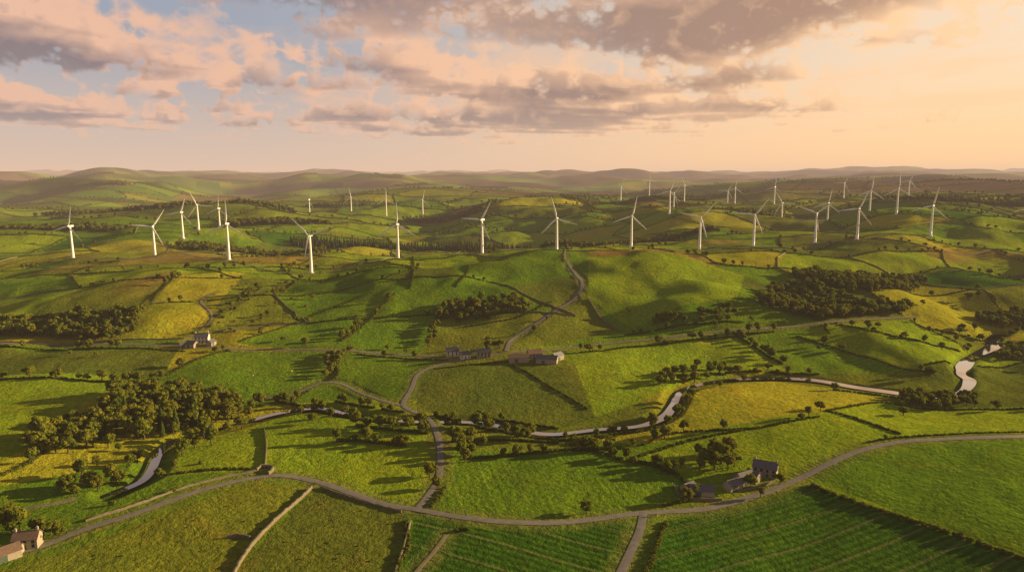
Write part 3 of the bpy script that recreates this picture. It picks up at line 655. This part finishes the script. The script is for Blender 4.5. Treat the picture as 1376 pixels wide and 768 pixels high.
for q_,ch,th_,tw_ in((0.8,1.4,1.3,0),(2.5,1.4,1.2,.2),(6.5,2.7,.75,.32),(12,2.3,.5,.2),(20,1.7,.34,.1),(27,1.1,.2,.04),(30,.7,.12,0),(31,.2,.05,0)):
    for i in range(k):
        t=2*math.pi*i/k; a_=(math.cos(t)*.5+.18)*ch if q_>5 else math.cos(t)*.5*ch; c_=math.sin(t)*.5*th_; V.append((a_*math.cos(tw_)-c_*math.sin(tw_),a_*math.sin(tw_)+c_*math.cos(tw_),q_))
for j in range(7):
    for i in range(k): i2=(i+1)%k; F.append((j*k+i,j*k+i2,(j+1)*k+i2,(j+1)*k+i))
ME_BL=pyd('blade',V,F); ME_BL.materials.append(M_WHITE); ME_BL.polygons.foreach_set('use_smooth',[True]*len(F))
for kk,((u,v,hv,an),(x,y,z)) in enumerate(zip(TURB,TP)):
    zz=float(zt(x,y)[0]); yaw=math.radians(random.uniform(-30,5))-math.atan2(x,y)*.5
    e=empty('wind_turbine',(x,y,zz),yaw); obj('tower',ME_TOW,e); obj('nacelle',ME_NAC,e,(0,0,HUB)); h_=obj('hub',ME_HUB,e,(0,-2.4,HUB)); h_.rotation_euler=(math.radians(90),0,0)
    for q_ in range(3):
        o=obj('blade_%d'%(q_+1),ME_BL,e,(0,-3.5,HUB)); o.rotation_euler=(0,math.radians(an+120*q_),0)
# ------------------------------------------------------------------ sheep flock
def sheep_mesh():
    V=[];F=[];body=[(-.62,.18,.62),(-.5,.30,.64),(-.1,.34,.64),(.3,.32,.66),(.52,.2,.74)]
    k=8
    for x_,r_,z_ in body:
        for i in range(k): t=2*math.pi*i/k; V.append((x_,r_*math.cos(t),z_+r_*.95*math.sin(t)))
    for j in range(4):
        for i in range(k): i2=(i+1)%k; F.append((j*k+i,j*k+i2,(j+1)*k+i2,(j+1)*k+i))
    F.append(list(range(k))); nb=len(F)+0
    cone(V,F,(.45,0,.78),(.72,0,.55),.15,.11,6); cone(V,F,(.68,0,.6),(.9,0,.36),.11,.06,6,True)
    for lx,ly in((-.42,-.16),(-.42,.16),(.34,-.16),(.34,.16)): cone(V,F,(lx,ly,.5),(lx+(.05 if lx<0 else 0),ly,.25),.07,.04,5); cone(V,F,(lx+(.05 if lx<0 else 0),ly,.25),(lx,ly,0),.04,.045,5)
    me=pyd('sheep_form',V,F); me.materials.append(M_WOOL); me.materials.append(M_DARK); me.polygons.foreach_set('material_index',[0 if i<nb else 1 for i in range(len(F))]); return me
C_SH=mkcoll('sheep_forms',[sheep_mesh()]); CI[C_SH.name]=1
fl=np.vstack([pts_in(G([(330,485),(420,480),(425,505),(345,520)]),14),pts_in(G([(800,480),(950,465),(1000,485),(850,520)]),16)]); fl=fl[RNG.random(len(fl))<.3]
scatter('sheep_flock',fl,C_SH,1.0,1.3,1,.0)
def gate(u,v,rz_):
    g_=G([(u,v)])[0]; z=float(zt(*g_)[0]); e=empty('field_gate',(g_[0],g_[1],z),rz_); V=[];F=[]
    for x_ in(-1.9,1.9): box(V,F,x_,0,.6,.2,.2,1.8)
    obj('posts',pyd('posts',V,F),e,mats=[M_WOOD]); V=[];F=[]
    for z_ in(.3,.55,.8,1.05,1.25): box(V,F,0,0,z_,3.5,.06,.09)
    obj('bars',pyd('bars',V,F),e,mats=[M_WOOD])
gate(418,652,.3); gate(549,694,.2); gate(876,694,.1)
# ------------------------------------------------------------------ haze
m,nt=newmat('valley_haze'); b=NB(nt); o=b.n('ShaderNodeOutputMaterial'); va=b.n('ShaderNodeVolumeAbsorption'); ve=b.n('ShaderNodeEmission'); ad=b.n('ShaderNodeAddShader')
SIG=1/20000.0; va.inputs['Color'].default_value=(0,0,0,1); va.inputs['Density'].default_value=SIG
ve.inputs['Color'].default_value=(.80,.54,.38,1); ve.inputs['Strength'].default_value=SIG  # even warm emission stands in for sunlight scattered by the haze
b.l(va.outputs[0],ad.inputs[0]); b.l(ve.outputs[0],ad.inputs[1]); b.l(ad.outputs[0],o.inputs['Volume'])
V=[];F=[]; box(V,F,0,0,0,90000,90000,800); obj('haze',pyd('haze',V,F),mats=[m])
# ------------------------------------------------------------------ clouds: stratocumulus layer computed as a sky map (azimuth x elevation)
t1=time.time()
NAZ,NEL=1400,448; azd=np.linspace(-50,50,NAZ); eld=(np.arange(NEL)+.5)/NEL*32.0
ZB,TH=1250.0,800.0
rg=np.geomspace(ZB/math.tan(math.radians(33)),85000,600)
Rc,Ac=np.meshgrid(rg,np.radians(azd),indexing='ij'); CX=Rc*np.sin(Ac); CY=Rc*np.cos(Ac)
elb=np.degrees(np.arctan(ZB/Rc)); azg=np.degrees(Ac)
def cfield(x,y,octs):
    f=0; 
    for i,(L,a,bil) in enumerate(octs):
        xx,yy=rot2(x,y,.6*i+.2); v=vn(xx/L/1.1,yy/L,60+i); f=f+a*((.5-abs(v))*1.6 if bil else v)
    return f
OC=[(7000,.24,0),(3200,.40,0),(1600,.62,0),(800,.56,1),(400,.38,1),(200,.20,1)]
bias=-.12+.12*np.exp(-((azg+4)/20)**2)*np.exp(-((elb-6.0)/3)**2)-1.3*(1-ss(2.0,3.8,elb))-.60*ss(12,26,azg)*(1-ss(6.0,9.5,elb))+.14*ss(5,25,azg)*ss(8.5,11,elb)+.12*ss(-8,-26,azg)*ss(6,9,elb)
def hgt(f): return np.clip((f+bias)/1.2,0,1)**.8
H0=hgt(cfield(CX,CY,OC)); sx_,sy_=math.sin(SAZ),math.cos(SAZ)
SH=[(s_,wt,hgt(cfield(CX+sx_*s_,CY+sy_*s_,OC[:5]))) for s_,wt in((150,1.3),(420,1.2),(1000,1.0))]
# fine billows of the cloud edges
AZ2,EL2=np.meshgrid(azd,eld); pe=.75+.5*ss(4,12,EL2)
ero=np.zeros_like(AZ2)
for i,(L,a_) in enumerate(((3.0,.34),(1.5,.30),(.75,.22),(.38,.14),(.2,.08))):
    u_,v_=rot2(AZ2/1.5,EL2,.7*i+.3); ero+=a_*(np.abs(vn(u_/L/pe.mean(),v_/L/pe.mean(),90+i))*2-.7)
Tm=np.ones((NEL,NAZ),np.float32); Lm=np.zeros((NEL,NAZ),np.float32); te=np.tan(np.radians(eld))
for i in range(len(rg)-1):
    zf=(rg[i]*te-ZB)/TH; rws=np.where((zf>=0)&(zf<=1))[0]
    if len(rws)==0: continue
    a0,a1=rws[0],rws[-1]+1; z_=zf[a0:a1,None]; er=ero[a0:a1]
    hh=H0[i][None,:]-.55*er*(H0[i][None,:]>0)
    d=ss(0,.20,hh-z_-.02)*ss(-.05,.15,z_+.1-.25*er)
    if d.max()<=0: continue
    dl=(rg[i+1]-rg[i])/np.cos(np.radians(eld[a0:a1]))[:,None]; al=1-np.exp(-d*dl/280.0)
    tau=0
    for s_,wt,hs in SH: tau=tau+wt*np.clip(hs[i][None,:]-.5*er-z_-s_*math.tan(SEL)/TH,0,None)
    L_=np.exp(-1.7*tau)*.9+.15*z_
    Lm[a0:a1]+=Tm[a0:a1]*al*L_; Tm[a0:a1]*=(1-al)
cov=1-Tm; lit=Lm/np.maximum(cov,1e-3)-.45*ero
AZr,ELr=np.radians(AZ2),np.radians(EL2); r2=4500/np.tan(np.maximum(ELr,math.radians(1.2))); x2=r2*np.sin(AZr);y2=r2*np.cos(AZr)
v2=vn(x2/9000,y2/14000,80)+.6*vn(x2/3600,y2/7000,81)+.35*vn(x2/1400,y2/3200,82)+.2*vn(x2/600,y2/1500,83)
veil=.6*ss(-.2,1.0,v2-.3*ero)*ss(1.5,4,EL2)
tot=1-(1-cov)*(1-veil); litt=(lit*cov+(1-cov)*veil*.7)/np.maximum(tot,1e-3)
img=bpy.data.images.new('cloud_map',NAZ,NEL,alpha=False,float_buffer=False); img.colorspace_settings.name='Non-Color'
px=np.ones((NEL,NAZ,4),np.float32); px[...,0]=tot; px[...,1]=np.clip(litt,0,1); px[...,2]=cov; img.pixels.foreach_set(px.ravel()); img.update()
try: img.pack()
except Exception as e: print('pack',e)
print('clouds',time.time()-t1,'cov',cov.mean())
# ------------------------------------------------------------------ sun and sky
sd=Vector((math.sin(SAZ)*math.cos(SEL),math.cos(SAZ)*math.cos(SEL),math.sin(SEL)))
sl=bpy.data.lights.new('sun','SUN'); sl.energy=12; sl.angle=math.radians(.6); sl.color=(1,.71,.34)
so=bpy.data.objects.new('sun',sl); scene.collection.objects.link(so); so.rotation_euler=(-sd).to_track_quat('-Z','Y').to_euler(); so.location=(300,100,400)
wd=bpy.data.worlds.new('World'); scene.world=wd; wd.use_nodes=True; nt=wd.node_tree; nt.nodes.clear(); b=NB(nt)
try: wd.cycles.sampling_method='MANUAL'; wd.cycles.sample_map_resolution=512
except Exception as e: print(e)
out=b.n('ShaderNodeOutputWorld'); bg=b.n('ShaderNodeBackground'); b.l(bg.outputs[0],out.inputs[0]); bg.inputs[1].default_value=.1
sky=b.n('ShaderNodeTexSky',sky_type='NISHITA'); sky.sun_disc=False; sky.sun_elevation=SEL; sky.sun_rotation=SAZ; sky.dust_density=3
tc=b.n('ShaderNodeTexCoord'); sx=b.n('ShaderNodeSeparateXYZ'); b.l(tc.outputs['Generated'],sx.inputs[0]); x_,y_,z_=sx.outputs
az=b.math('ARCTAN2',x_,y_); el=b.math('ARCSINE',z_)
uu=b.math('ADD',b.math('DIVIDE',az,math.radians(100)),.5); vv=b.math('DIVIDE',el,math.radians(32)); vv=b.math('MINIMUM',b.math('MAXIMUM',vv,.002),.998)
cx=b.n('ShaderNodeCombineXYZ'); b.l(uu,cx.inputs[0]); b.l(vv,cx.inputs[1])
im=b.n('ShaderNodeTexImage'); im.image=img; im.extension='MIRROR'; im.interpolation='Linear'; b.l(cx.outputs[0],im.inputs[0])
sc_=b.n('ShaderNodeSeparateColor'); b.l(im.outputs['Color'],sc_.inputs[0]); ccov,clit,_c=sc_.outputs
sunw=b.rng(x_,-.45,.62,0,1,True)
def C(c): return (c[0]*10,c[1]*10,c[2]*10)
hor=b.mix(sunw,C((.72,.56,.46)),C((1.22,.74,.35))); top=b.mix(sunw,C((.34,.39,.48)),C((1.0,.78,.56)))
skyc=b.mix(b.rng(z_,0.0,.20,0,1,True),hor,top); skyc=b.mix(.08,skyc,sky.outputs[0])
dark=b.mix(sunw,C((.245,.20,.22)),C((.46,.28,.19))); lite=b.mix(sunw,C((.84,.51,.36)),C((1.12,.70,.38)))
cc_=b.mix(b.rng(clit,.05,.72),dark,lite)
hz=b.rng(z_,.03,.12,.6,1,True)
fin=b.mix(b.math('MULTIPLY',ccov,hz),skyc,cc_); fin=b.mix(b.rng(z_,.27,.50,0,.87,True),fin,C((.08,.10,.14)))
b.l(fin,bg.inputs[0])
# ------------------------------------------------------------------ camera
cam=bpy.data.cameras.new('camera'); cam.lens=24; cam.sensor_width=36; cam.clip_end=120000; cam.clip_start=1
co=bpy.data.objects.new('camera',cam); scene.collection.objects.link(co); co.location=(0,0,H); co.rotation_euler=(math.radians(90)-PITCH,0,0); scene.camera=co
scene.view_settings.view_transform='Standard'; scene.view_settings.look='None'; scene.view_settings.exposure=0
print('done',time.time()-T0)
